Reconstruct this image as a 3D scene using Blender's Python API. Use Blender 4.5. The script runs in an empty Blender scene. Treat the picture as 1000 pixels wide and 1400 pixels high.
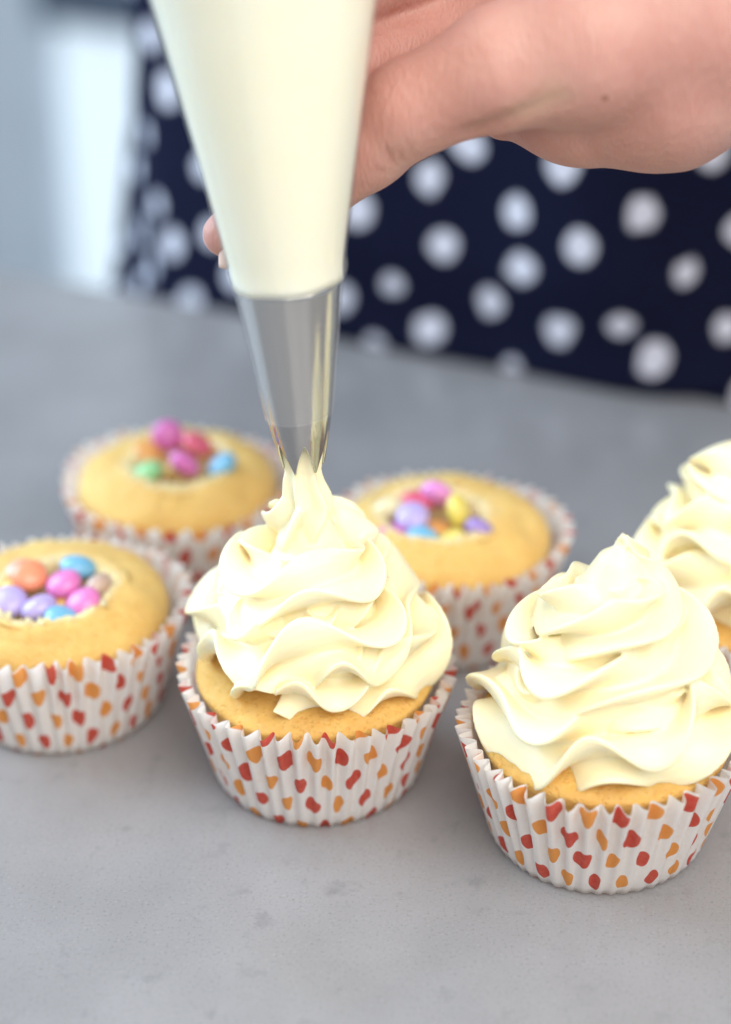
import bpy, bmesh, math, random
import numpy as np
from mathutils import Vector, Matrix, noise as mnoise
R = math.radians
PI = math.pi
scene = bpy.context.scene
col = scene.collection

# ------------------------------------------------------------------ camera
cam = bpy.data.cameras.new('camera')
cam.sensor_fit = 'VERTICAL'; cam.sensor_height = 36.0; cam.lens = 63.0
cam.clip_start = 0.01; cam.clip_end = 50
cam.dof.use_dof = True; cam.dof.focus_distance = 0.426; cam.dof.aperture_fstop = 4.0
camo = bpy.data.objects.new('camera', cam); col.objects.link(camo)
camo.location = (0, 0, 0.292); camo.rotation_euler = (R(90 - 29.5), 0, 0)
scene.camera = camo
# ------------------------------------------------------------------ light
w = bpy.data.worlds.new('World'); scene.world = w; w.use_nodes = True
bg = w.node_tree.nodes['Background']
bg.inputs[0].default_value = (0.80, 0.89, 1.0, 1); bg.inputs[1].default_value = 0.44
def area(name, loc, target, sx, sy, power, colour):
    l = bpy.data.lights.new(name, 'AREA'); l.shape = 'RECTANGLE'; l.size = sx; l.size_y = sy
    l.energy = power; l.color = colour
    o = bpy.data.objects.new(name, l); col.objects.link(o); o.location = loc
    o.rotation_euler = (Vector(target) - Vector(loc)).to_track_quat('-Z', 'Y').to_euler()
    return o
area('window_light', (-0.95, 0.80, 0.62), (-0.05, 0.40, 0.05), 0.9, 1.0, 15.0, (0.62, 0.81, 1.0))
area('front_fill_light', (0.20, -0.12, 0.66), (0.0, 0.33, 0.03), 0.8, 0.7, 6.4, (1.0, 0.95, 0.89))  # soft fill above the camera, unseen, added to light the near side
scene.view_settings.view_transform = 'Standard'; scene.view_settings.look = 'None'
scene.view_settings.exposure = 0.46; scene.view_settings.gamma = 1.0
scene.view_settings.use_curve_mapping = False
scene.cycles.max_bounces = 14; scene.cycles.transparent_max_bounces = 16
scene.cycles.diffuse_bounces = 6; scene.cycles.use_denoising = True

# ------------------------------------------------------------------ helpers
def tag(o, label=None, cat=None, group=None, kind=None):
    if label: o['label'] = label
    if cat: o['category'] = cat
    if group: o['group'] = group
    if kind: o['kind'] = kind
    return o
def empty(name, loc, label, cat, group=None):
    o = bpy.data.objects.new(name, None); o.location = loc; o.empty_display_size = 0.01
    col.objects.link(o); return tag(o, label, cat, group)
def mesh_obj(name, verts, faces, mat, parent=None, smooth=True, uv=None, loc=None):
    me = bpy.data.meshes.new(name)
    me.from_pydata([tuple(map(float, v)) for v in verts], [], [tuple(map(int, f)) for f in faces])
    me.validate()
    if uv is not None:
        lay = me.uv_layers.new(name='UVMap')
        li = np.empty(len(me.loops), dtype=np.int32); me.loops.foreach_get('vertex_index', li)
        lay.data.foreach_set('uv', np.asarray(uv, dtype=np.float32)[li].ravel())
    me.update()
    if smooth: me.polygons.foreach_set('use_smooth', [True] * len(me.polygons))
    if mat: me.materials.append(mat)
    o = bpy.data.objects.new(name, me); col.objects.link(o)
    if parent: o.parent = parent
    if loc: o.location = loc
    return o
def grid_faces(nr, nc, wrap=True, base=0, flip=False):
    f = []
    for i in range(nr - 1):
        for j in range(nc if wrap else nc - 1):
            a = base + i * nc + j; b = base + i * nc + (j + 1) % nc
            q = (a, b, b + nc, a + nc)
            f.append(q[::-1] if flip else q)
    return f
def lathe(prof, n, cap0=True, cap1=True):
    v = []; f = []
    for (r, z) in prof:
        for j in range(n):
            t = 2 * PI * j / n; v.append((r * math.cos(t), r * math.sin(t), z))
    f = grid_faces(len(prof), n)
    if cap0: f.append(tuple(range(n))[::-1])
    if cap1: f.append(tuple((len(prof) - 1) * n + j for j in range(n)))
    return v, f
def smooth_prof(pts, n):
    """Catmull-Rom resample of a profile."""
    p = np.array(pts, float); p = np.vstack([2 * p[0] - p[1], p, 2 * p[-1] - p[-2]])
    out = []
    m = len(pts) - 1
    for i in range(n):
        x = i / (n - 1) * m; k = min(int(x), m - 1); t = x - k
        a, b, c, d = p[k], p[k + 1], p[k + 2], p[k + 3]
        out.append(0.5 * ((2 * b) + (c - a) * t + (2 * a - 5 * b + 4 * c - d) * t * t + (3 * b - a - 3 * c + d) * t ** 3))
    return np.array(out)

# ---- materials
class NT:
    def __init__(s, name):
        s.m = bpy.data.materials.new(name); s.m.use_nodes = True
        s.t = s.m.node_tree; s.n = s.t.nodes; s.l = s.t.links
        s.b = s.n['Principled BSDF']; s.out = s.n['Material Output']
    def node(s, typ, **kw):
        n = s.n.new(typ)
        for k, v in kw.items(): setattr(n, k, v)
        return n
    def set(s, sock, v):
        if isinstance(v, (int, float)): sock.default_value = v
        elif isinstance(v, (tuple, list)): sock.default_value = v
        else: s.l.new(v, sock)
    def math(s, op, a, b=0.0, c=None, clamp=False):
        n = s.node('ShaderNodeMath', operation=op); n.use_clamp = clamp
        s.set(n.inputs[0], a); s.set(n.inputs[1], b)
        if c is not None: s.set(n.inputs[2], c)
        return n.outputs[0]
    def noise(s, scale, detail=2, rough=.5, vec=None, dist=0):
        n = s.node('ShaderNodeTexNoise'); n.inputs['Scale'].default_value = scale
        n.inputs['Detail'].default_value = detail; n.inputs['Roughness'].default_value = rough
        n.inputs['Distortion'].default_value = dist
        if vec is None: vec = s.coord('Object')
        s.l.new(vec, n.inputs['Vector']); return n
    def coord(s, k):
        return s.node('ShaderNodeTexCoord').outputs[k]
    def ramp(s, fac, stops):
        n = s.node('ShaderNodeValToRGB'); e = n.color_ramp.elements
        while len(e) < len(stops): e.new(0.5)
        for i, (p, c) in enumerate(stops):
            e[i].position = p; e[i].color = (*c, 1) if len(c) == 3 else c
        s.l.new(fac, n.inputs[0]); return n.outputs[0]
    def mix(s, fac, a, b):
        n = s.node('ShaderNodeMix', data_type='RGBA')
        s.set(n.inputs[0], fac)
        s.set(n.inputs[6], (*a, 1) if isinstance(a, tuple) and len(a) == 3 else a)
        s.set(n.inputs[7], (*b, 1) if isinstance(b, tuple) and len(b) == 3 else b)
        return n.outputs[2]
    def bump(s, h, strength, dist, normal=None):
        n = s.node('ShaderNodeBump'); n.inputs['Strength'].default_value = strength
        n.inputs['Distance'].default_value = dist; s.l.new(h, n.inputs['Height'])
        if normal is not None: s.l.new(normal, n.inputs['Normal'])
        return n.outputs[0]
    def p(s, **kw):
        names = dict(color='Base Color', rough='Roughness', metal='Metallic', sss='Subsurface Weight',
                     sssr='Subsurface Radius', ssss='Subsurface Scale', spec='Specular IOR Level', coat='Coat Weight',
                     coatr='Coat Roughness', normal='Normal', sheen='Sheen Weight', aniso='Anisotropic')
        for k, v in kw.items():
            if isinstance(v, tuple) and k == 'color' and len(v) == 3: v = (*v, 1)
            s.set(s.b.inputs[names[k]], v)
        return s.m

def mat_worktop():
    t = NT('grey_quartz')
    n1 = t.noise(14, 4, .6); n2 = t.noise(95, 3, .6); n3 = t.noise(1250, 2, .75); n4 = t.noise(3.5, 2)
    c = t.ramp(n1.outputs[0], [(.3, (.245, .236, .236)), (.7, (.31, .30, .302))])
    blot = t.ramp(n2.outputs[0], [(.60, (0, 0, 0)), (.78, (1, 1, 1))])
    c = t.mix(t.math('MULTIPLY', blot, .55), c, (.16, .155, .165))
    sp = t.ramp(n3.outputs[0], [(.34, (1, 1, 1)), (.42, (0, 0, 0))])
    c = t.mix(t.math('MULTIPLY', sp, .33), c, (.10, .095, .095))
    sp2 = t.ramp(n3.outputs[0], [(.62, (0, 0, 0)), (.72, (1, 1, 1))])
    c = t.mix(t.math('MULTIPLY', sp2, .35), c, (.45, .44, .43))
    r = t.ramp(n4.outputs[0], [(.3, (.20,) * 3), (.7, (.29,) * 3)])
    nb = t.bump(n3.outputs[0], .15, .0003)
    return t.p(color=c, rough=r, spec=.5, normal=nb)

def mat_paper():
    t = NT('printed_baking_paper')
    uv = t.node('ShaderNodeUVMap'); uv.uv_map = 'UVMap'
    sx = t.node('ShaderNodeSeparateXYZ'); t.l.new(uv.outputs[0], sx.inputs[0])
    U = t.math('MULTIPLY', sx.outputs[0], 27.0); V = t.math('MULTIPLY', sx.outputs[1], 4.1)
    dist = t.noise(1.0, 1, .5, vec=None)
    cv = t.node('ShaderNodeCombineXYZ'); t.l.new(U, cv.inputs[0]); t.l.new(V, cv.inputs[1])
    oi = t.node('ShaderNodeObjectInfo'); t.l.new(t.math('MULTIPLY', oi.outputs['Random'], 50.0), cv.inputs[2])
    dist.inputs['Scale'].default_value = 1.1
    t.l.new(cv.outputs[0], dist.inputs['Vector'])
    sd = t.node('ShaderNodeSeparateColor'); t.l.new(dist.outputs[1], sd.inputs[0])
    V2 = t.math('ADD', V, t.math('MULTIPLY', t.math('SUBTRACT', sd.outputs[1], .5), .4))
    V2 = t.math('ADD', V2, oi.outputs['Random'])
    row = t.math('FLOOR', V2)
    U2 = t.math('ADD', U, t.math('MULTIPLY', t.math('SUBTRACT', sd.outputs[0], .5), .4))
    U2 = t.math('ADD', U2, t.math('MULTIPLY', row, .47))
    cid = t.math('FLOOR', U2)
    du = t.math('SUBTRACT', t.math('FRACT', U2), .5); dv = t.math('SUBTRACT', t.math('FRACT', V2), .5)
    # slightly heart-like spots: notch at the top
    dv2 = t.math('ADD', dv, t.math('MULTIPLY', t.math('ABSOLUTE', du), -.28))
    d = t.math('SQRT', t.math('ADD', t.math('POWER', t.math('DIVIDE', du, .235), 2.0), t.math('POWER', t.math('DIVIDE', dv2, .345), 2.0)))
    mask = t.math('MULTIPLY_ADD', d, -12.0, 12.5, clamp=True)
    par = t.math('MODULO', t.math('ADD', cid, 200.0), 2.0)
    ink = t.mix(par, (.60, .045, .03), (.83, .33, .055))
    inkn = t.noise(900, 2)
    ink = t.mix(t.math('MULTIPLY', inkn.outputs[0], .25), ink, (.85, .55, .4))
    g = t.noise(420, 3, .7)
    greasy = t.ramp(g.outputs[0], [(.52, (0, 0, 0)), (.75, (1, 1, 1))])
    g2 = t.noise(60, 2)
    base = t.mix(t.math('MULTIPLY', greasy, t.math('MULTIPLY', g2.outputs[0], .45)), (.89, .88, .865), (.82, .64, .50))
    gm = t.node('ShaderNodeNewGeometry')
    mask = t.math('MULTIPLY', mask, t.math('MULTIPLY_ADD', gm.outputs['Backfacing'], -.72, 1.0))
    c = t.mix(mask, base, ink)
    nb = t.bump(g.outputs[0], .25, .0002)
    t.p(color=c, rough=.62, spec=.3, normal=nb)
    tr = t.node('ShaderNodeBsdfTranslucent'); t.l.new(c, tr.inputs[0])
    ms = t.node('ShaderNodeMixShader'); ms.inputs[0].default_value = .36
    t.l.new(t.b.outputs[0], ms.inputs[1]); t.l.new(tr.outputs[0], ms.inputs[2]); t.l.new(ms.outputs[0], t.out.inputs[0])
    return t.m

def mat_cake(name='sponge_cake', lo=(.68, .40, .09), hi=(.78, .52, .155)):
    t = NT(name)
    n1 = t.noise(70, 3, .6); n2 = t.noise(520, 3, .7)
    v = t.node('ShaderNodeTexVoronoi'); v.inputs['Scale'].default_value = 750; t.l.new(t.coord('Object'), v.inputs['Vector'])
    c = t.ramp(n1.outputs[0], [(.3, lo), (.7, hi)])
    c = t.mix(t.math('MULTIPLY', n2.outputs[0], .35), c, (.86, .68, .36))
    # the cut, baked-pale crumb of the hollow's lip (vertex colour marks the crumb)
    at = t.node('ShaderNodeAttribute'); at.attribute_name = 'crumb'
    c = t.mix(t.math('MULTIPLY', at.outputs['Fac'], .85), c, (.90, .74, .44))
    pores = t.ramp(v.outputs['Distance'], [(.12, (0, 0, 0)), (.4, (1, 1, 1))])
    hb = t.math('ADD', t.math('MULTIPLY', pores, .6), n2.outputs[0])
    nb = t.bump(hb, .6, .0008)
    return t.p(color=c, rough=.62, spec=.25, sss=.55, sssr=(1.0, .55, .22), ssss=.003, normal=nb)

def mat_frosting():
    t = NT('buttercream')
    n1 = t.noise(800, 2, .6); n2 = t.noise(60, 2)
    c = t.ramp(n2.outputs[0], [(.3, (.962, .842, .555)), (.7, (.97, .865, .61))])
    nb = t.bump(n1.outputs[0], .10, .0003)
    return t.p(color=c, rough=.36, spec=.42, sss=.75, sssr=(1.0, .78, .40), ssss=.0013, normal=nb)

def mat_cream_in_bag():
    t = NT('buttercream_in_bag')
    n = t.noise(45, 3, .6)
    c = t.ramp(n.outputs[0], [(.3, (.955, .895, .68)), (.7, (.965, .915, .73))])
    return t.p(color=c, rough=.45, sss=.6, sssr=(1, .8, .45), ssss=.004)

def mat_film():
    t = NT('clear_plastic_film')
    tr = t.node('ShaderNodeBsdfTransparent'); tr.inputs[0].default_value = (1, 1, 1, 1)
    gl = t.node('ShaderNodeBsdfGlossy'); gl.inputs['Roughness'].default_value = .07
    df = t.node('ShaderNodeBsdfDiffuse'); df.inputs[0].default_value = (.90, .90, .88, 1)
    n = t.noise(160, 2); nb = t.bump(n.outputs[0], .12, .001); t.l.new(nb, gl.inputs['Normal'])
    lw = t.node('ShaderNodeLayerWeight'); lw.inputs[0].default_value = .5
    fr = t.math('MULTIPLY_ADD', t.math('POWER', lw.outputs['Facing'], 4.0), .5, .04)
    m0 = t.node('ShaderNodeMixShader'); m0.inputs[0].default_value = .09
    t.l.new(tr.outputs[0], m0.inputs[1]); t.l.new(df.outputs[0], m0.inputs[2])
    m1 = t.node('ShaderNodeMixShader'); t.l.new(fr, m1.inputs[0])
    t.l.new(m0.outputs[0], m1.inputs[1]); t.l.new(gl.outputs[0], m1.inputs[2]); t.l.new(m1.outputs[0], t.out.inputs[0])
    t.n.remove(t.b); return t.m

def mat_steel():
    t = NT('brushed_steel')
    mp = t.node('ShaderNodeMapping'); mp.inputs['Scale'].default_value = (1, 1, .04); t.l.new(t.coord('Object'), mp.inputs[0])
    n = t.noise(1500, 2, .6, vec=mp.outputs[0]); n2 = t.noise(120, 3, .6)
    r = t.ramp(n2.outputs[0], [(.3, (.10,) * 3), (.75, (.20,) * 3)])
    return t.p(color=(.47, .46, .445), metal=1.0, rough=r, normal=t.bump(n.outputs[0], .08, .0002))

def mat_skin():
    t = NT('skin')
    n1 = t.noise(38, 3, .6); n2 = t.noise(230, 3, .65)
    c = t.ramp(n1.outputs[0], [(.3, (.49, .225, .18)), (.55, (.56, .285, .235)), (.75, (.61, .345, .285))])
    c = t.mix(t.math('MULTIPLY', n2.outputs[0], .25), c, (.62, .39, .31))
    pa = t.node('ShaderNodeAttribute'); pa.attribute_name = 'pale'
    c = t.mix(t.math('MULTIPLY', pa.outputs['Fac'], .35), c, (.66, .50, .32))
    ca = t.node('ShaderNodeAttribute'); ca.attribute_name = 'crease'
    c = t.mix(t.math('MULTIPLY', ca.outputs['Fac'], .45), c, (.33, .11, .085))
    g = t.node('ShaderNodeNewGeometry')
    dm = t.node('ShaderNodeVectorMath', operation='DISTANCE'); t.l.new(g.outputs['Position'], dm.inputs[0])
    dm.inputs[1].default_value = MOLE
    mole = t.math('LESS_THAN', dm.outputs['Value'], .0009)
    c = t.mix(t.math('MULTIPLY', mole, .6), c, (.25, .09, .04))
    mp = t.node('ShaderNodeMapping'); mp.inputs['Rotation'].default_value = (0, R(-28), 0); mp.inputs['Scale'].default_value = (1.0, .6, .2)
    t.l.new(t.coord('Object'), mp.inputs[0])
    w1 = t.noise(1500, 3, .65, vec=mp.outputs[0]); v = t.node('ShaderNodeTexVoronoi'); v.inputs['Scale'].default_value = 1300
    t.l.new(mp.outputs[0], v.inputs['Vector'])
    h = t.math('ADD', w1.outputs[0], t.math('MULTIPLY', v.outputs['Distance'], .7))
    h = t.math('SUBTRACT', h, t.math('MULTIPLY', ca.outputs['Fac'], 1.6))
    return t.p(color=c, rough=.5, spec=.35, sss=.5, sssr=(1, .4, .22), ssss=.0035, normal=t.bump(h, .5, .0006))

def mat_simple(name, color, rough=.5, sp=.5, nscale=None, namp=.1, **kw):
    t = NT(name)
    c = (*color, 1)
    if nscale:
        n = t.noise(nscale, 3, .6)
        d = tuple(max(0, x * (1 - namp)) for x in color); b = tuple(min(1, x * (1 + namp)) for x in color)
        c = t.ramp(n.outputs[0], [(.3, d), (.7, b)])
    return t.p(color=c, rough=rough, spec=sp, **kw)

def mat_dress():
    t = NT('navy_polka_dot_cloth')
    uv = t.node('ShaderNodeUVMap'); uv.uv_map = 'UVMap'
    v = t.node('ShaderNodeTexVoronoi', voronoi_dimensions='2D'); v.inputs['Scale'].default_value = 1.0; v.inputs['Randomness'].default_value = .40
    mp = t.node('ShaderNodeMapping'); mp.inputs['Rotation'].default_value = (0, 0, R(45))
    mp2 = t.node('ShaderNodeMapping'); mp2.inputs['Scale'].default_value = (31, 46, 1)
    t.l.new(uv.outputs[0], mp.inputs[0]); t.l.new(mp.outputs[0], mp2.inputs[0]); t.l.new(mp2.outputs[0], v.inputs['Vector'])
    n = t.noise(70, 2)
    d = t.math('ADD', v.outputs['Distance'], t.math('MULTIPLY', t.math('SUBTRACT', n.outputs[0], .5), .30))
    sc_ = t.node('ShaderNodeSeparateColor'); t.l.new(v.outputs['Color'], sc_.inputs[0])
    d = t.math('ADD', d, t.math('MULTIPLY', t.math('SUBTRACT', sc_.outputs[0], .5), .07))
    mask = t.math('MULTIPLY_ADD', d, -22.0, 5.2, clamp=True)
    f = t.noise(1400, 2)
    navy = t.ramp(f.outputs[0], [(.3, (.004, .005, .018)), (.7, (.010, .012, .036))])
    c = t.mix(mask, navy, (.72, .72, .80))
    return t.p(color=c, rough=.85, spec=.08, normal=t.bump(f.outputs[0], .3, .0005))

MOLE = (0.0519, 0.3815, 0.1788)
M = {}
M['worktop'] = mat_worktop(); M['paper'] = mat_paper(); M['cake'] = mat_cake(); M['cake_shaded'] = mat_cake('shaded_sponge_cake', (.58, .295, .045), (.68, .40, .085)); M['frosting'] = mat_frosting()  # frosted cups get a darker sponge copy, the frosting's shade put into its colour
M['cream'] = mat_cream_in_bag(); M['film'] = mat_film(); M['steel'] = mat_steel(); M['skin'] = mat_skin(); M['dress'] = mat_dress()
M['wall'] = mat_simple('painted_wall', (.62, .69, .77), .7, .3, 4, .05)
M['floor'] = mat_simple('floor_tiles', (.42, .43, .45), .4, .4, 6, .1)
M['stile'] = mat_simple('blue_grey_lacquer', (.74, .79, .83), .4, .4, 8, .05)
M['white'] = mat_simple('white_lacquer', (.78, .81, .84), .35, .5, 8, .03)
M['rail'] = mat_simple('grey_rail', (.12, .15, .20), .4, .5, 10, .1)
M['nail'] = mat_simple('fingernail', (.80, .58, .48), .25, .5, 300, .06)

# ------------------------------------------------------------------ setting
ea = R(-24.5)                                 # direction of the worktop's far edge
E0 = Vector((-0.0089, 0.664, 0)); e = Vector((math.cos(ea), math.sin(ea), 0)); nrm = Vector((-math.sin(ea), math.cos(ea), 0))
def slab(name, corners, z0, z1, mat, parent=None, bevel=0.0):
    bm = bmesh.new()
    b = [bm.verts.new((c[0], c[1], z0)) for c in corners]; t_ = [bm.verts.new((c[0], c[1], z1)) for c in corners]
    n = len(corners)
    bm.faces.new(b[::-1]); bm.faces.new(t_)
    for i in range(n): bm.faces.new((b[i], b[(i + 1) % n], t_[(i + 1) % n], t_[i]))
    bmesh.ops.recalc_face_normals(bm, faces=bm.faces)
    if bevel: bmesh.ops.bevel(bm, geom=bm.edges[:], offset=bevel, segments=3, affect='EDGES', profile=.5)
    me = bpy.data.meshes.new(name); bm.to_mesh(me); bm.free(); me.materials.append(mat)
    o = bpy.data.objects.new(name, me); col.objects.link(o)
    if parent: o.parent = parent
    return o
def edge_rect(s0, s1, n0, n1):
    return [E0 + e * s0 + nrm * n0, E0 + e * s1 + nrm * n0, E0 + e * s1 + nrm * n1, E0 + e * s0 + nrm * n1]
tag(slab('worktop', edge_rect(-1.1, 1.1, -1.15, 0), -.03, 0, M['worktop'], bevel=.002), kind='structure')
tag(slab('base_cabinet', edge_rect(-1.05, 1.05, -1.1, -.05), -.9, -.0303, M['white']), kind='structure')
tag(slab('floor', edge_rect(-2.5, 2.5, -1.6, 1.31), -.95, -.9, M['floor']), kind='structure')
tag(slab('wall', edge_rect(-2.5, 2.5, 1.22, 1.30), -.8997, 1.3, M['wall']), kind='structure')

# glazed door in the wall behind the worktop: white frame, dark mid rail, bright frosted pane
tp = NT('daylit_frosted_glass')
gn = tp.noise(3, 2)
gc = tp.ramp(gn.outputs[0], [(.3, (.72, .86, .96)), (.7, (.80, .91, .98))])
tp.p(color=(.8, .85, .88), rough=.3)
tp.l.new(gc, tp.b.inputs['Emission Color']); tp.b.inputs['Emission Strength'].default_value = .47
M['pane'] = tp.m
DX = -1.0                                       # along the edge direction
door = empty('glazed_door', E0 + e * DX + nrm * 1.2 + Vector((0, 0, -.8997)), 'blue-grey framed door with bright frosted panes in the wall behind the worktop', 'door')
def dpart(name, s0, s1, n0, n1, z0, z1, mat, bevel=.004):
    o = slab(name, [e * s0 + nrm * n0, e * s1 + nrm * n0, e * s1 + nrm * n1, e * s0 + nrm * n1], z0, z1, mat, door, bevel); return o
dpart('stile', -.06, 0.06, -.04, .018, 0, 2.1, M['stile']); dpart('stile', .78, .90, -.04, .018, 0, 2.1, M['stile'])
dpart('rail', .0605, .7795, -.035, .018, 0, .14, M['white']); dpart('rail', .0605, .7795, -.05, .018, .66, .78, M['rail'])
dpart('rail', .0605, .7795, -.035, .018, 1.98, 2.1, M['white'])
dpart('pane', .0605, .7795, -.005, .01, .1405, .6595, M['pane'], 0); dpart('pane', .0605, .7795, -.005, .01, .7805, 1.9795, M['pane'], 0)

# ------------------------------------------------------------------ cupcakes
H = 0.033; RT = 0.0340; RB = 0.0262
def make_liner(parent, seed, loose=1.0):
    rnd = random.Random(seed); N = 50; K = 10; NR = 13
    nc = N * K
    amp = [rnd.uniform(.75, 1.2) for _ in range(N)]; wid = [rnd.uniform(.8, 1.2) for _ in range(N)]
    tot = sum(wid); ph = [rnd.uniform(0, 6.28) for _ in range(4)]
    ang = []; tri = []; top = []
    acc = 0
    for i in range(N):
        tj = rnd.uniform(-.0007, .0007)
        for k in range(K):
            f = k / K
            ang.append((acc + f * wid[i]) / tot * 2 * PI)
            x = math.cos(2 * PI * f); tri.append(-math.copysign(abs(x) ** .8, x) * amp[i] if x > 0 else abs(x) ** .8 * amp[i]); top.append(tj * math.sin(PI * f))
        acc += wid[i]
    verts = []; uv = []
    for r_ in range(NR):
        v = r_ / (NR - 1)
        for j in range(nc):
            a = ang[j]
            zr = v ** 0.9
            rad = RB + (RT - RB) * zr
            A = .00030 + .00150 * v ** 1.7
            if r_ == 0: A = .0003; rad -= .0007
            lf = (.0009 * math.sin(2 * a + ph[0]) + .0007 * math.sin(3 * a + ph[1]) + .0005 * math.sin(5 * a + ph[2])) * v ** 1.6 * loose
            rr = rad + tri[j] * A + lf
            sk = .010 * math.sin(4 * a + ph[3]) * v
            z = v * H + (top[j] + .0006 * math.sin(3 * a + ph[2])) * v ** 3
            verts.append((rr * math.cos(a + sk), rr * math.sin(a + sk), z + .0003))
    # arc length of the unfolded paper along a middle row
    mid = np.array(verts[8 * nc:9 * nc]); nx = np.roll(mid, -1, 0)
    L = np.linalg.norm(nx - mid, axis=1); cum = np.concatenate([[0], np.cumsum(L)[:-1]]) / L.sum()
    uvs = []
    for r_ in range(NR):
        for j in range(nc): uvs.append((cum[j], r_ / (NR - 1)))
    faces = grid_faces(NR, nc)
    b = len(verts)
    for fr in (.93, .5):
        for j in range(nc):
            a = ang[j]; rr = RB * fr; verts.append((rr * math.cos(a), rr * math.sin(a), .0003)); uvs.append((cum[j], -.05))
    for j in range(nc):
        j2 = (j + 1) % nc
        faces.append((j2, j, b + j, b + j2)); faces.append((b + j2, b + j, b + nc + j, b + nc + j2))
    faces.append(tuple(b + nc + j for j in range(nc))[::-1])
    o = mesh_obj('paper_liner', verts, faces, M['paper'], parent, uv=uvs)
    return o

def make_cake(parent, seed, hole=True, hc=(0, 0)):
    rnd = random.Random(seed)
    if hole:
        pts = [(.0225, .0012), (.0235, .002), (.0258, .011), (.0285, .022), (.0300, .0275), (.0302, .0305), (.0290, .0340), (.0255, .0370), (.0205, .0392),
               (.0168, .0400), (.0150, .0398), (.0140, .0385), (.0135, .035), (.0130, .030), (.011, .0285), (.004, .0283)]
    else:
        pts = [(.0225, .0012), (.0232, .002), (.0252, .011), (.0272, .022), (.0290, .0270), (.0303, .0296), (.0305, .0318), (.0270, .0340), (.0205, .0356), (.0140, .0364), (.007, .0368), (.002, .0369)]
    pr = smooth_prof(pts, 70); n = 128
    verts = []; crumb = []
    for i, (r, z) in enumerate(pr):
        for j in range(n):
            a = 2 * PI * j / n
            k = max(0, min(1, (.0265 - r) / .010)) if z > .027 else 0
            rr = r
            if hole and z > .028 and r < .02:
                rr = r * (1 + .05 * math.sin(2 * a + seed) + .035 * math.sin(5 * a + 2 * seed) + .03 * mnoise.noise(Vector((math.cos(a) * 5, math.sin(a) * 5, seed))))
            x = rr * math.cos(a) + hc[0] * k; y = rr * math.sin(a) + hc[1] * k
            top = max(0, min(1, (z - .026) / .006))
            z2 = z + top * (.0011 * mnoise.noise(Vector((x * 90, y * 90, seed))) + .0006 * mnoise.noise(Vector((x * 300, y * 300, seed + 3))))
            lip = math.exp(-((r - .0148) / .0022) ** 2) if (hole and z > .03) else 0
            ins = 1.0 if (hole and i > 44 and r < .0146) else 0
            nz = .0007 * lip * mnoise.noise(Vector((x * 900, y * 900, seed)))
            verts.append((x, y, z2 + nz)); crumb.append(min(1, max(lip, ins)))
    f = grid_faces(len(pr), n); f.append(tuple(range(n))[::-1]); f.append(tuple((len(pr) - 1) * n + j for j in range(n)))
    o = mesh_obj('cake', verts, f, M['cake' if hole else 'cake_shaded'], parent)
    at = o.data.attributes.new('crumb', 'FLOAT', 'POINT'); at.data.foreach_set('value', np.array(crumb, dtype=np.float32))
    return o

def crumbs(parent, seed, n, hc):
    rnd = random.Random(seed)
    bm = bmesh.new()
    for _ in range(n):
        a = rnd.uniform(0, 6.28); r = rnd.gauss(.0158, .0010); s = rnd.uniform(.0004, .0010)
        mt = Matrix.Translation((hc[0] + r * math.cos(a), hc[1] + r * math.sin(a), .0399)) @ Matrix.Rotation(rnd.uniform(0, 3), 4, (rnd.random(), rnd.random(), 1)) @ Matrix.Diagonal((s, s * rnd.uniform(.6, 1.2), s * rnd.uniform(.5, .9), 1))
        bmesh.ops.create_icosphere(bm, subdivisions=1, radius=1, matrix=mt)
    for v in bm.verts: v.co += Vector((rnd.uniform(-1, 1), rnd.uniform(-1, 1), rnd.uniform(-1, 1))) * .00018
    me = bpy.data.meshes.new('loose_crumb'); bm.to_mesh(me); bm.free(); me.materials.append(M['cake'])
    o = bpy.data.objects.new('loose_crumb', me); col.objects.link(o); o.parent = parent
    at = me.attributes.new('crumb', 'FLOAT', 'POINT'); at.data.foreach_set('value', [1.0] * len(me.vertices))
    o['kind'] = 'stuff'
    return o

# ---- piped buttercream: a six-lobed star rope swept along a rising spiral, then fused
def catmull(keys, t):
    ks = sorted(keys)
    xs = [k[0] for k in ks]
    return np.interp(t, xs, [k[1] for k in ks])
def smooth_interp(keys, t):
    xs = np.array([k[0] for k in keys]); ys = np.array([k[1] for k in keys], float)
    m = np.gradient(ys, xs)
    i = np.clip(np.searchsorted(xs, t) - 1, 0, len(xs) - 2)
    h = xs[i + 1] - xs[i]; u = np.clip((t - xs[i]) / h, 0, 1)
    return ((2 * u ** 3 - 3 * u ** 2 + 1) * ys[i] + (u ** 3 - 2 * u ** 2 + u) * h * m[i] + (-2 * u ** 3 + 3 * u ** 2) * ys[i + 1] + (u ** 3 - u ** 2) * h * m[i + 1])

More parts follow.
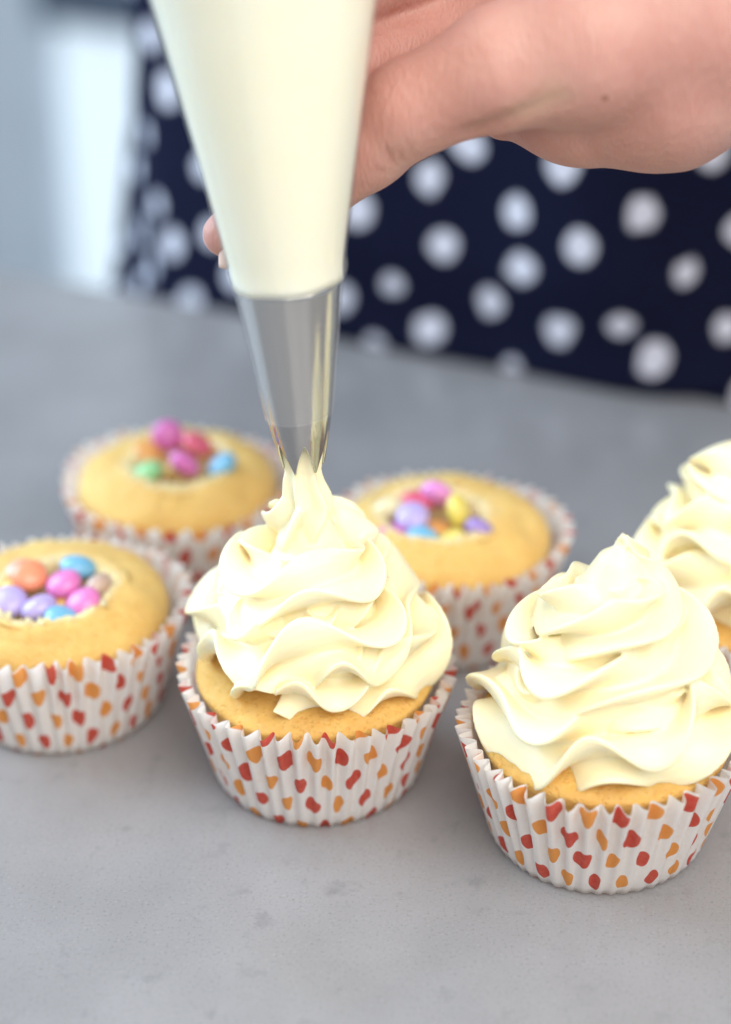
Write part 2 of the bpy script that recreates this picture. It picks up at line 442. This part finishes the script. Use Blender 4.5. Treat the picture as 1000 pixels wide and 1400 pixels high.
def make_frosting(parent, seed, theta0, turns, rho, zz, rr, apex=(0, 0), tail=None, twist=28.0, ruf=.50, lam=.031, nl=6, voxel=.00036):
    rnd = np.random.RandomState(seed)
    NS = 900; NP = 96
    t = np.linspace(0, 1, NS)
    g = np.where(t < .7, t, .7 + (t - .7) - (t - .7) ** 2 / .6 * .75)
    th = theta0 + 2 * PI * turns * g
    rho_ = smooth_interp(rho, t); z_ = smooth_interp(zz, t); R_ = smooth_interp(rr, t)
    k = np.clip((z_ - z_[0]) / (z_[-1] - z_[0]), 0, 1) ** 1.5
    P = np.stack([rho_ * np.cos(th) + apex[0] * k, rho_ * np.sin(th) + apex[1] * k, z_], 1)
    tailn = 0
    if tail is not None:
        TN = 160
        base = P[-1]; d0 = (P[-1] - P[-2]); d0 /= np.linalg.norm(d0)
        ctrl = [base] + [np.array(q[:3]) for q in tail]
        # smooth polyline through tail points
        cp = smooth_prof(ctrl, TN + 1)[1:]
        rt = np.interp(np.linspace(0, 1, TN), np.linspace(0, 1, len(tail) + 1), [R_[-1]] + [q[3] for q in tail])
        P = np.vstack([P, cp]); R_ = np.concatenate([R_, rt]); tailn = TN
        # smooth the junction
        for _ in range(160):
            P[NS - 140:NS + 60] = .25 * P[NS - 141:NS + 59] + .5 * P[NS - 140:NS + 60] + .25 * P[NS - 139:NS + 61]
    ws = np.linspace(0, 1, len(P)); am = np.clip(1.4 - 1.6 * ws, 0, 1)
    P[:, 2] += .0013 * am * np.sin(2 * PI * ws * turns * 3.3 + seed) ; rw = 1 + .05 * am * np.sin(2 * PI * ws * turns * 2.3 + 2 * seed)
    P[:, :2] *= rw[:, None]
    n = len(P)
    T = np.gradient(P, axis=0); T /= np.linalg.norm(T, axis=1)[:, None] + 1e-12
    ds = np.linalg.norm(np.diff(P, axis=0), axis=1); s = np.concatenate([[0], np.cumsum(ds)])
    # parallel-transport-ish frame: outward from the axis, fading to transported normal
    rad = np.stack([np.cos(th), np.sin(th), np.zeros(NS)], 1)
    if tailn: rad = np.vstack([rad, np.repeat(rad[-1:], tailn, 0)])
    Nn = rad - (rad * T).sum(1)[:, None] * T; Nn /= np.linalg.norm(Nn, axis=1)[:, None]
    i1 = int(NS * .80)
    for i in range(i1, n):
        v = Nn[i - 1] - (Nn[i - 1] @ T[i]) * T[i]; Nn[i] = v / np.linalg.norm(v)
    B = np.cross(T, Nn); sg = np.sign(B[:NS // 2, 2].mean()); B *= sg
    phi = np.linspace(0, 2 * PI, NP, endpoint=False)
    # ruffle: each lobe sways up/down and swells, with drifting wavelength
    def wob(sc, ph): return np.sin(2 * PI * s / sc + ph + .9 * np.sin(2 * PI * s / (sc * 3.1) + ph * 1.7))
    V = np.zeros((n, NP, 3))
    damp = np.ones(n)
    if tailn: damp[NS - 230:NS - 30] = np.linspace(1, .1, 200); damp[NS - 30:NS + 20] = .1; damp[NS + 20:] = .1
    tw = twist * s
    if tailn:
        i0 = NS - 40; tw[i0:] = tw[i0] + twist * .35 * (s[i0:] - s[i0])
    lobe_ph = rnd.uniform(0, 6.28, nl); lobe_l = lam * rnd.uniform(.85, 1.2, nl); lobe_a = rnd.uniform(.75, 1.2, nl)
    prof = np.zeros((n, NP)); ang = np.zeros((n, NP))
    x = phi[None, :] * np.ones((n, 1))
    li = np.floor((x * nl / (2 * PI)) + .5).astype(int) % nl
    sway = np.zeros((n, NP)); swell = np.zeros((n, NP))
    for L_ in range(nl):
        wv = wob(lobe_l[L_], .5 * L_ + .5 * lobe_ph[L_]) * lobe_a[L_]
        w2 = wob(lobe_l[L_] * 1.35, lobe_ph[L_] + 1.5)
        c0 = L_ * 2 * PI / nl
        dd = np.abs(((x - c0 + PI) % (2 * PI)) - PI) * nl / (2 * PI)
        wt = np.clip(1 - dd, 0, 1); wt = wt * wt * (3 - 2 * wt)
        sway += wt * (wv * damp)[:, None]; swell += wt * (w2 * damp)[:, None]
    lob = (0.5 + 0.5 * np.cos(nl * x)) ** 1.5
    depth = .58 * np.ones((n, 1))
    if tailn: depth[NS - 60:, 0] = np.interp(np.arange(n - NS + 60), [0, 120, n - NS + 60], [.58, .30, .22])
    prof = (1 - depth) + depth * lob * (1 + .20 * swell)
    a = x + tw[:, None] + ruf * sway * (0.25 + .75 * lob)
    rr2 = R_[:, None] * prof
    V = P[:, None, :] + rr2[..., None] * (np.cos(a)[..., None] * Nn[:, None, :] + .92 * np.sin(a)[..., None] * B[:, None, :])
    verts = V.reshape(-1, 3).tolist()
    faces = grid_faces(n, NP, flip=(sg < 0))
    faces.append(tuple(range(NP))[::-1]); faces.append(tuple((n - 1) * NP + j for j in range(NP)))
    # soft core so that the swirl is not hollow
    zt = zz[-1][1]; zb = zz[0][1]
    cr = [(.020, .0350), (.0205, zb + .004), (.0150, zb + .4 * (zt - zb)), (.0085, zb + .72 * (zt - zb)), (.0045, zb + .88 * (zt - zb)), (.001, zb + .94 * (zt - zb))]
    cv, cf = lathe(cr, 40)
    off = len(verts); verts += [(c[0] + apex[0] * .4, c[1] + apex[1] * .4, c[2]) for c in cv]; faces += [tuple(q + off for q in f) for f in cf]
    me = bpy.data.meshes.new('tmp'); me.from_pydata(verts, [], faces); me.update()
    bm = bmesh.new(); bm.from_mesh(me); bmesh.ops.recalc_face_normals(bm, faces=bm.faces); bm.to_mesh(me); bm.free()
    tmp = bpy.data.objects.new('tmp', me); col.objects.link(tmp)
    md = tmp.modifiers.new('r', 'REMESH'); md.mode = 'VOXEL'; md.voxel_size = voxel; md.adaptivity = 0
    sm = tmp.modifiers.new('s', 'SMOOTH'); sm.factor = .5; sm.iterations = 4
    dg = bpy.context.evaluated_depsgraph_get()
    res = bpy.data.meshes.new_from_object(tmp.evaluated_get(dg)); res.name = 'frosting'
    bpy.data.objects.remove(tmp); bpy.data.meshes.remove(me)
    res.materials.clear(); res.materials.append(M['frosting'])
    res.polygons.foreach_set('use_smooth', [True] * len(res.polygons))
    o = bpy.data.objects.new('frosting', res); col.objects.link(o); o.parent = parent
    return o

CUPS = {
    'c': ((-.0127, .3799), 'cupcake being topped with buttercream, joined by a strand to the metal nozzle', 11),
    'r': ((.0579, .3547), 'cupcake with a finished cream swirl standing nearest to the piped one', 22),
    'fr': ((.1047, .4171), 'cream-swirled cupcake standing behind another finished swirl', 33),
    'fl': ((-.0836, .4096), 'unfrosted cupcake whose hollow holds orange, lilac and blue candies', 44),
    'bl': ((-.0573, .4790), 'unfrosted cupcake whose hollow holds green, red and magenta candies', 55),
    'br': ((.0232, .4483), 'unfrosted cupcake whose hollow holds bright yellow and lilac candies', 66),
}
HC = {'fl': (.0003, -.0058), 'bl': (.001, -.002), 'br': (-.0045, -.003)}
cup = {}
for k, ((x, y), lab, seed) in CUPS.items():
    root = empty('cupcake', (x, y, 0), lab, 'cupcake', 'cupcakes in spotted paper liners')
    root.rotation_euler.z = 0
    cup[k] = root
    make_liner(root, seed, 1.0 if k in HC else .45)
    make_cake(root, seed, hole=k in HC, hc=HC.get(k, (0, 0)))
    if k in HC: crumbs(root, seed, 70, HC[k])

RHO = [(0, .0186), (.10, .0190), (.40, .0158), (.68, .0105), (.87, .0052), (1, .0004)]
ZZ = [(0, .0396), (.10, .0398), (.40, .0512), (.68, .0625), (.87, .0720), (1, .0795)]
RR = [(0, .0105), (.06, .0129), (.40, .0121), (.68, .0104), (.87, .0084), (1, .0068)]
tipc = (-.0149 + .0127, .38 - .3799)
make_frosting(cup['c'], 21, R(250), 3.3, RHO, ZZ, RR, apex=(-.001, 0), twist=30, lam=.0200, ruf=.58,
              tail=[(tipc[0], tipc[1], .0845, .0054), (tipc[0] - .0001, tipc[1], .0885, .0045), (tipc[0] - .0003, tipc[1], .0935, .0052), (tipc[0] - .0006, tipc[1], .1000, .0062)])
RR2 = RR[:-2] + [(.87, .0090), (1, .0011)]
ZZ2 = ZZ[:-1] + [(1, .0850)]
make_frosting(cup['r'], 65, R(75), 3.3, RHO, ZZ2, RR2, apex=(.001, 0), twist=36, lam=.0225, ruf=.52)
make_frosting(cup['fr'], 51, R(30), 3.3, RHO, ZZ2, RR2, apex=(.001, 0), twist=30, lam=.021, ruf=.5)

# ------------------------------------------------------------------ candies
def candy_mesh():
    v, f = [], []
    nu, nv = 28, 16
    for i in range(nv + 1):
        p_ = -PI / 2 + PI * i / nv
        for j in range(nu):
            a = 2 * PI * j / nu
            c = math.cos(p_); s_ = math.sin(p_)
            rr = abs(c) ** .85
            v.append((.0050 * rr * math.cos(a), .0050 * rr * math.sin(a), .0031 * s_))
    f = grid_faces(nv + 1, nu)
    return v, f
CM = {}
PAL = {'orange': (.90, .24, .07), 'blue': (.10, .42, .66), 'pink': (.72, .12, .46), 'lilac': (.42, .33, .70), 'beige': (.50, .33, .24),
       'golden': (.80, .48, .05), 'peach': (.88, .42, .28), 'magenta': (.62, .06, .40), 'red': (.68, .02, .10), 'green': (.22, .62, .22),
       'yellow': (.78, .62, .04), 'cream': (.80, .74, .42), 'purple': (.26, .14, .50), 'rose': (.74, .20, .62), 'amber': (.85, .36, .03)}
def candy(colour, loc, rot, where, extra=''):
    if colour not in CM:
        t = NT('candy_shell_' + colour)
        c = tuple(q * .88 + .12 * .8 for q in PAL[colour])
        n = t.noise(700, 2)
        cc = t.ramp(n.outputs[0], [(.35, tuple(q * .93 for q in c)), (.65, tuple(min(1, q * 1.05) for q in c))])
        t.p(color=cc, rough=.34, spec=.55, coat=.35, coatr=.18, sss=.15, sssr=(1, .6, .5), ssss=.001)
        v, f = candy_mesh()
        o = mesh_obj('candy', v, f, t.m); CM[colour] = o.data
    else:
        o = bpy.data.objects.new('candy', CM[colour]); col.objects.link(o)
    o.location = loc; o.rotation_euler = rot
    tag(o, (colour + ' candy ' + extra + ' in the hollow ' + where) if extra else ('%s sugar-coated candy in the cake hollow %s' % (colour, where)), 'candy', 'sugar-coated candies in the hollow ' + where)
    return o
W = {'fl': 'that holds the orange candy', 'bl': 'that holds the green candies', 'br': 'that holds the yellow candies'}
CD = {'fl': [('orange', -.0900, .4087, .0425, 20, 10), ('blue', -.0777, .4140, .0418, 5, 20), ('pink', -.0805, .4060, .0415, -10, 15),
             ('pink', -.0745, .3990, .0400, 10, 22), ('lilac', -.0858, .3968, .0398, 14, -24), ('lilac', -.0940, .3995, .0398, 18, -10),
             ('blue', -.0790, .3925, .0388, 24, 5), ('beige', -.0718, .4066, .0395, 10, 62), ('golden', -.0820, .4015, .0355, 30, 10),
             ('golden', -.0955, .4085, .0378, 10, -40), ('peach', -.0935, .4140, .0398, 0, -20)],
      'bl': [('magenta', -.0608, .4905, .0425, 65, 20), ('red', -.0515, .4860, .0420, 25, 15), ('magenta', -.0540, .4712, .0430, 50, -15),
             ('blue', -.0430, .4735, .0410, 30, 30), ('green', -.0652, .4725, .0395, 15, -20), ('green', -.0462, .4655, .0372, 10, 15),
             ('amber', -.0672, .4845, .0390, 20, -40), ('golden', -.0560, .4800, .0365, 15, 0)],
      'br': [('lilac', .0155, .4425, .0412, 20, -15), ('yellow', .0285, .4440, .0425, 70, 25), ('rose', .0228, .4535, .0425, 60, 10),
             ('cream', .0088, .4480, .0400, 60, -35), ('red', .0165, .4525, .0395, 15, 10), ('blue', .0180, .4350, .0378, 20, 0),
             ('purple', .0345, .4385, .0390, 30, 45), ('magenta', .0098, .4375, .0378, 10, -15), ('yellow', .0262, .4360, .0368, 30, 10), ('amber', .0225, .4440, .0350, 0, 0)]}
EX = {('fl', 2): 'touching the orange one', ('fl', 3): 'touching the beige one', ('fl', 4): 'touching a blue one', ('fl', 5): 'with no blue one beside it',
      ('fl', 8): 'sunk beneath the pink ones', ('fl', 9): 'beside the peach one', ('fl', 1): 'between the pink and beige ones', ('fl', 6): 'beside a lilac one', ('bl', 0): 'on edge by the red one', ('bl', 2): 'tilted between green and blue ones',
      ('bl', 4): 'beside the amber one', ('bl', 5): 'half sunk below the blue one', ('br', 1): 'standing upright beside the purple one', ('br', 8): 'lying low under the upright one'}
for k, lst in CD.items():
    for i, (c, x, y, z, rx, ry) in enumerate(lst):
        candy(c, (x - (.0022 if k == 'br' else 0), y, z - (.0012 if k == 'fl' else .0012)), (R(rx), R(ry), i * 1.3), W[k], EX.get((k, i), ''))

# ------------------------------------------------------------------ piping bag
TIP = Vector((-.0149, .38, .0897)); TOPP = Vector((-.0212, .38, .2004))
axis = (TOPP - TIP).normalized()
bag = empty('piping_bag', TIP, 'clear plastic piping bag full of pale cream with a metal star nozzle', 'piping bag')
bag.rotation_mode = 'QUATERNION'; bag.rotation_quaternion = axis.to_track_quat('Z', 'Y')
def nozzle():
    n = 144; rows = 40; top = .0487
    v = []
    def rad(s): return float(np.interp(s, [0, .004, .010, .0135, top], [.0050, .0058, .0071, .0077, .0122]))
    for lay in (0, 1):
        for i in range(rows):
            for j in range(n):
                a = 2 * PI * j / n
                # gaps centred so that two open towards the viewer either side of a tooth
                g = ((a - R(270 - 21)) / R(60)) % 1.0
                tri = 1 - abs(g - .5) * 2           # 0 in the gap's middle, 1 at a tooth's tip
                tri = min(1, tri * 1.06)
                s0 = .0086 * (1 - tri) ** .92
                s = s0 + (top - s0) * (i / (rows - 1)) ** 1.3
                r = rad(s) - lay * .0006
                v.append((r * math.cos(a), r * math.sin(a), s))
    f = grid_faces(rows, n) + grid_faces(rows, n, base=rows * n, flip=True)
    for j in range(n):
        j2 = (j + 1) % n
        f.append((j2, j, rows * n + j, rows * n + j2))
        a = (rows - 1) * n
        f.append((a + j, a + j2, rows * n + a + j2, rows * n + a + j))
    return mesh_obj('nozzle', v, f, M['steel'], bag)
nozzle()
def bag_r(s):
    return float(np.interp(s, [.012, .0487, .0502, .0532, .080, .1107, .15, .20, .235, .26], [.0076, .01255, .0129, .0132, .0180, .0236, .0315, .039, .036, .012]))
def crease(a, s):
    c = 0
    for a0, sl, wd, am in ((R(228), 1.2, .05, .014), (R(283), -.6, .06, .010), (R(312), .8, .035, .012), (R(120), 1, .05, .015)):
        d = ((a - a0 - sl * (s - .1) + PI) % (2 * PI)) - PI
        c -= am * math.exp(-(d / wd) ** 2) * (.4 + .6 * math.sin(30 * s + a0) ** 2)
    return c
def wr(a, s): return crease(a, s) + 1 + .010 * math.sin(3 * a + 20 * s) + .004 * math.sin(7 * a - 60 * s + 1)
def seam(a, s):
    k = min(1, max(0, (s - .050) / .006)); o = 0
    for a0, wd, am in ((R(188), .055, .0016), (R(352), .04, .0009), (R(222), .018, .00035), (R(246), .012, .00028), (R(301), .014, .0003)):
        d = ((a - a0 + PI) % (2 * PI)) - PI
        o += am * math.exp(-(d / wd) ** 2) * (.75 + .25 * math.sin(90 * s + a0 * 3))
    return o * k
def bag_film():
    n = 360; v = []
    ss = [.0140 + (.26 - .0140) * (i / 119) for i in range(120)] 
    for s in ss:
        for j in range(n):
            a = 2 * PI * j / n
            fold = .00035 * math.exp(-((s - .0507) / .0022) ** 2) * (1 + math.sin(5 * a + .7)) 
            rr = bag_r(s) * (wr(a, s) if s > .053 else 1 + (wr(a, s) - 1) * max(0, (s - .048) / .005)) + .00035 + fold + seam(a, s)
            v.append((rr * math.cos(a), rr * math.sin(a), s + (.0008 * math.sin(a + 1) if s < .0147 else 0)))
    return mesh_obj('bag_film', v, grid_faces(len(ss), n), M['film'], bag)
bag_film()
def filling():
    n = 128; v = []
    ss = [.0487 + (.225 - .0487) * i / 99 for i in range(100)]
    for i, s in enumerate(ss):
        for j in range(n):
            a = 2 * PI * j / n
            sl = s + (.0005 * math.sin(2 * a + .5) - .0003 * math.sin(5 * a) - .0004) * max(0, 1 - i / 8)
            rr = bag_r(max(s, .0507)) * (1 + (wr(a, s) - 1) * min(1, max(0, (s - .048) / .005))) - .0003
            v.append((rr * math.cos(a), rr * math.sin(a), sl))
    f = grid_faces(len(ss), n); f.append(tuple(range(n))[::-1]); f.append(tuple((len(ss) - 1) * n + j for j in range(n)))
    return mesh_obj('cream_filling', v, f, M['cream'], bag)
filling()

# ------------------------------------------------------------------ person: hand and arm as one smooth body, dress
def surface_nets(f, org, h):
    s = f < 0
    nx, ny, nz = f.shape
    cs = [(a, b, c) for a in (0, 1) for b in (0, 1) for c in (0, 1)]
    sub = lambda A, o: A[o[0]:nx - 1 + o[0], o[1]:ny - 1 + o[1], o[2]:nz - 1 + o[2]]
    cnt = sum(sub(s, o).astype(np.int8) for o in cs)
    act = (cnt > 0) & (cnt < 8)
    I = np.argwhere(act)
    acc = np.zeros((len(I), 3)); num = np.zeros(len(I))
    for o1 in cs:
        for ax in range(3):
            if o1[ax]: continue
            o2 = list(o1); o2[ax] = 1
            a = f[I[:, 0] + o1[0], I[:, 1] + o1[1], I[:, 2] + o1[2]]; b = f[I[:, 0] + o2[0], I[:, 1] + o2[1], I[:, 2] + o2[2]]
            cr = (a < 0) != (b < 0)
            tt = np.where(cr, a / (a - b + 1e-20), 0)
            pt = np.repeat(np.array(o1, float)[None], len(I), 0); pt[:, ax] = tt
            acc[cr] += pt[cr]; num[cr] += 1
    V = (I + acc / num[:, None]) * h + np.array(org)
    idx = -np.ones(act.shape, int); idx[act] = np.arange(len(I))
    Fs = []
    for ax in range(3):
        b, c = (ax + 1) % 3, (ax + 2) % 3
        sl0 = [slice(1, -1)] * 3; sl0[ax] = slice(0, -1); sl1 = list(sl0); sl1[ax] = slice(1, None)
        s0 = s[tuple(sl0)]; s1 = s[tuple(sl1)]
        E = np.argwhere(s0 != s1); flip = s0[s0 != s1]
        g = E + 1; g[:, ax] -= 1
        def cell(db, dc):
            q = g.copy(); q[:, b] -= db; q[:, c] -= dc
            return idx[q[:, 0], q[:, 1], q[:, 2]]
        q = np.stack([cell(1, 1), cell(0, 1), cell(0, 0), cell(1, 0)], 1)
        q[~flip] = q[~flip][:, ::-1]
        Fs.append(q)
    F = np.vstack(Fs); F = F[(F >= 0).all(1)]
    return V, F
def capsule(X, a, b, ra, rb):
    a = np.array(a, np.float32); b = np.array(b, np.float32); d = b - a; L2 = float(d @ d)
    t = np.clip(((X - a) @ d) / L2, 0, 1)
    c = a + t[..., None] * d
    return np.sqrt(((X - c) ** 2).sum(-1)) - (ra + (rb - ra) * t)
def smin(a, b, k):
    h = np.clip(.5 + .5 * (b - a) / k, 0, 1)
    return b * (1 - h) + a * h - k * h * (1 - h)
CH = [  # chains of (x, y, z, radius); smooth-union width within and to the rest
    ('thumb', .004, [(-.0330, .3975, .1418, .0053), (-.0270, .402, .1425, .0074), (-.0150, .4055, .1478, .0085), (0, .4035, .1618, .0100), (.010, .400, .1712, .0106), (.031, .397, .1815, .0135), (.0489, .399, .1860, .0180), (.0700, .406, .1900, .0235)]),
    ('heel', .003, [(.0331, .418, .1640, .0060), (.0496, .413, .1700, .0160), (.0674, .410, .1775, .0235), (.0880, .420, .1875, .0255), (.15, .465, .205, .029), (.24, .54, .235, .036), (.30, .60, .255, .040), (.30, .70, .36, .042), (.27, .76, .46, .048)]),
    ('palm', .008, [(.0700, .412, .196, .022), (.050, .428, .205, .016), (.042, .436, .212, .014)]),
    ('palm', .008, [(.0700, .420, .205, .020), (.052, .445, .225, .015)]),
    ('index', .0025, [(.0470, .440, .196, .0120), (.0195, .4340, .1777, .0096), (-.0017, .4200, .1748, .0090), (-.0152, .4110, .1747, .0080), (-.0284, .404, .1739, .0068)]),
    ('middle', .0025, [(.0450, .447, .211, .0120), (.0176, .4405, .1948, .0098), (-.0034, .4250, .1930, .0092), (-.0168, .416, .1915, .0082), (-.034, .407, .190, .007)]),
    ('ring', .0025, [(.0480, .444, .226, .012), (.0170, .4380, .2200, .0095), (-.006, .4250, .2165, .0088), (-.022, .418, .2145, .008), (-.037, .410, .213, .007)]),
    ('little', .0025, [(.0520, .447, .236, .010), (.0220, .4420, .2350, .0082), (.000, .4310, .2335, .0075), (-.015, .425, .232, .0065)]),
]
def build_body():
    h = .0011
    lo = np.array([-.052, .365, .125]); hi = np.array([.165, .505, .262])
    def field(X, chains):
        out = None
        for nm, k, pts in chains:
            c = None
            for p, q in zip(pts[:-1], pts[1:]):
                d = capsule(X, p[:3], q[:3], p[3], q[3]); c = d if c is None else smin(c, d, .004)
            out = c if out is None else smin(out, c, k)
        return out
    n = np.ceil((hi - lo) / h).astype(int) + 1
    ax = [lo[i] + h * np.arange(n[i]) for i in range(3)]
    X = np.stack(np.meshgrid(*ax, indexing='ij'), -1).astype(np.float32)
    f = field(X, CH)
    # skin fold between the ball of the thumb and the heel of the hand
    fold = [(.0240, .3890, .1680), (.0345, .3835, .1742), (.0430, .3812, .1785)]
    c = np.minimum(capsule(X, fold[0], fold[1], .0022, .0015), capsule(X, fold[1], fold[2], .0015, .0004))
    f = -smin(-f, c, .0035)
    return surface_nets(f, lo, h)
V, F = build_body()
person = empty('person', (.05, .78, -.9), 'person in a navy dress with white spots, one bare hand around the piping bag', 'person')
po = Vector(person.location)
# the rest of the arm continues the open wrist end as a tube up to the shoulder
arm = smooth_prof([(.140, .4577, .2019, .0284), (.15, .465, .205, .029), (.24, .54, .235, .036), (.30, .60, .262, .040), (.305, .70, .36, .043), (.27, .76, .46, .048)], 50)
na = 64; av = []
ta = np.gradient(arm[:, :3], axis=0); ta /= np.linalg.norm(ta, axis=1)[:, None]
un = np.cross(ta[0], (0, 0, 1.0))
for i in range(len(arm)):
    un = un - (un @ ta[i]) * ta[i]; un /= np.linalg.norm(un); bn = np.cross(ta[i], un)
    for j in range(na):
        an = 2 * PI * j / na; av.append(arm[i, :3] + arm[i, 3] * (math.cos(an) * un + math.sin(an) * bn))
af = np.array(grid_faces(len(arm), na)) + len(V)
V = np.vstack([V, np.array(av)]); F = np.vstack([F, af])
o = mesh_obj('body', V - np.array(po), F, M['skin'], person)
def seg_dist(Q, a, b):
    a = np.array(a); b = np.array(b); d = b - a
    tt = np.clip(((Q - a) @ d) / (d @ d), 0, 1); return np.linalg.norm(Q - a - tt[:, None] * d, axis=1), tt
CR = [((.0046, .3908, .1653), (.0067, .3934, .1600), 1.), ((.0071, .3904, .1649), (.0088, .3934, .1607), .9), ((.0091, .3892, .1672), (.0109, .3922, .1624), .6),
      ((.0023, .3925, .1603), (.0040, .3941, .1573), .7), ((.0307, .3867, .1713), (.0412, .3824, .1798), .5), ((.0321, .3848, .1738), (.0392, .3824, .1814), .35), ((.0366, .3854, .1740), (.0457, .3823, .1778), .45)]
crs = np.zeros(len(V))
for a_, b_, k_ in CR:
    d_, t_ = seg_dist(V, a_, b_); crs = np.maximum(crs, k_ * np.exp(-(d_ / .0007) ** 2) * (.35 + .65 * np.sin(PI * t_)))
pale = np.exp(-(seg_dist(V, (.0345, .3845, .1745), (.0410, .3825, .1790))[0] / .0035) ** 2)
for nm_, arr_ in (('crease', crs), ('pale', pale)):
    at_ = o.data.attributes.new(nm_, 'FLOAT', 'POINT'); at_.data.foreach_set('value', arr_.astype(np.float32))
sm = o.modifiers.new('smooth', 'SMOOTH'); sm.factor = .5; sm.iterations = 3
sd = o.modifiers.new('subsurf', 'SUBSURF'); sd.levels = 1; sd.render_levels = 1

# fingernail on the thumb's tip
def nail():
    v = []; nu, nv = 9, 7
    for i in range(nv):
        for j in range(nu):
            u = j / (nu - 1) - .5; w_ = i / (nv - 1)
            wd = .0050 * (1 - .35 * max(0, w_ - .6) ** 1.5 * 4)
            v.append((u * wd, w_ * .0064, -.0030 * (2 * u) ** 2 * .5 - .0010 * w_ ** 2))
    f = grid_faces(nv, nu, wrap=False)
    o = mesh_obj('fingernail', v, f, M['nail'], person)
    md = o.modifiers.new('thick', 'SOLIDIFY'); md.thickness = .0004
    d = Vector((-.25, -.25, -.95)).normalized(); nn = Vector((-.75, -.35, .2)); nn = (nn - nn.dot(d) * d).normalized(); xx = d.cross(nn)
    mt = Matrix((xx, d, nn)).transposed().to_4x4(); mt.translation = Vector((-.0335, .3940, .1418)) - po
    o.matrix_local = mt
nail()

# dress
def make_dress():
    n = 220; ss = []
    prof = [(-.8995, .26, .21), (-.6, .235, .185), (-.3, .215, .160), (-.1, .198, .140), (0, .185, .126), (.08, .178, .118), (.16, .174, .113), (.25, .174, .113), (.38, .175, .118), (.48, .165, .10), (.54, .10, .06), (.56, .06, .045)]
    v = []; uv = []
    zs = np.concatenate([np.linspace(prof[0][0], -.034, 40), [-.030, -.004, -.0012, .0012, .004], np.linspace(.010, prof[-1][0], 44)]); rows = len(zs)
    de = R(-31); ed = Vector((math.cos(de), math.sin(de), 0)); nd = Vector((-math.sin(de), math.cos(de), 0))
    A = np.interp(zs, [p[0] for p in prof], [p[1] for p in prof]); Bb = np.interp(zs, [p[0] for p in prof], [p[2] for p in prof])
    c0 = Vector((.056, .760, 0)) + ed * .014
    for i, z in enumerate(zs):
        acc = 0; prev = None
        for j in range(n):
            a = 2 * PI * j / n
            ca, sa = math.cos(a), math.sin(a)
            ex = 2 / 2.5
            x = A[i] * math.copysign(abs(ca) ** ex, ca); y = Bb[i] * math.copysign(abs(sa) ** ex, sa)
            fold = .0035 * math.sin(11 * a + 3 * z + 2 * math.sin(9 * z)) + .005 * mnoise.noise(Vector((x * 14, y * 14, z * 9)))
            lowk = 1 + (1.6 if z < -.05 else 0)
            x += ca * fold * lowk; y += sa * fold * lowk
            p = c0 + ed * x + nd * y + Vector((0, 0, z))
            q = (p - E0).dot(nrm)
            if z < .001 and q < .004: p += nrm * (.004 - q)
            elif z < .03 and q < .004: p += nrm * (.004 - q) * .25
            if prev is not None: acc += (Vector((x, y)) - prev).length
            prev = Vector((x, y))
            v.append(p - po); uv.append((acc, z))
    f = grid_faces(rows, n); f.append(tuple((rows - 1) * n + j for j in range(n))); f.append(tuple(range(n))[::-1])
    return mesh_obj('dress', v, f, M['dress'], person, uv=uv)
make_dress()
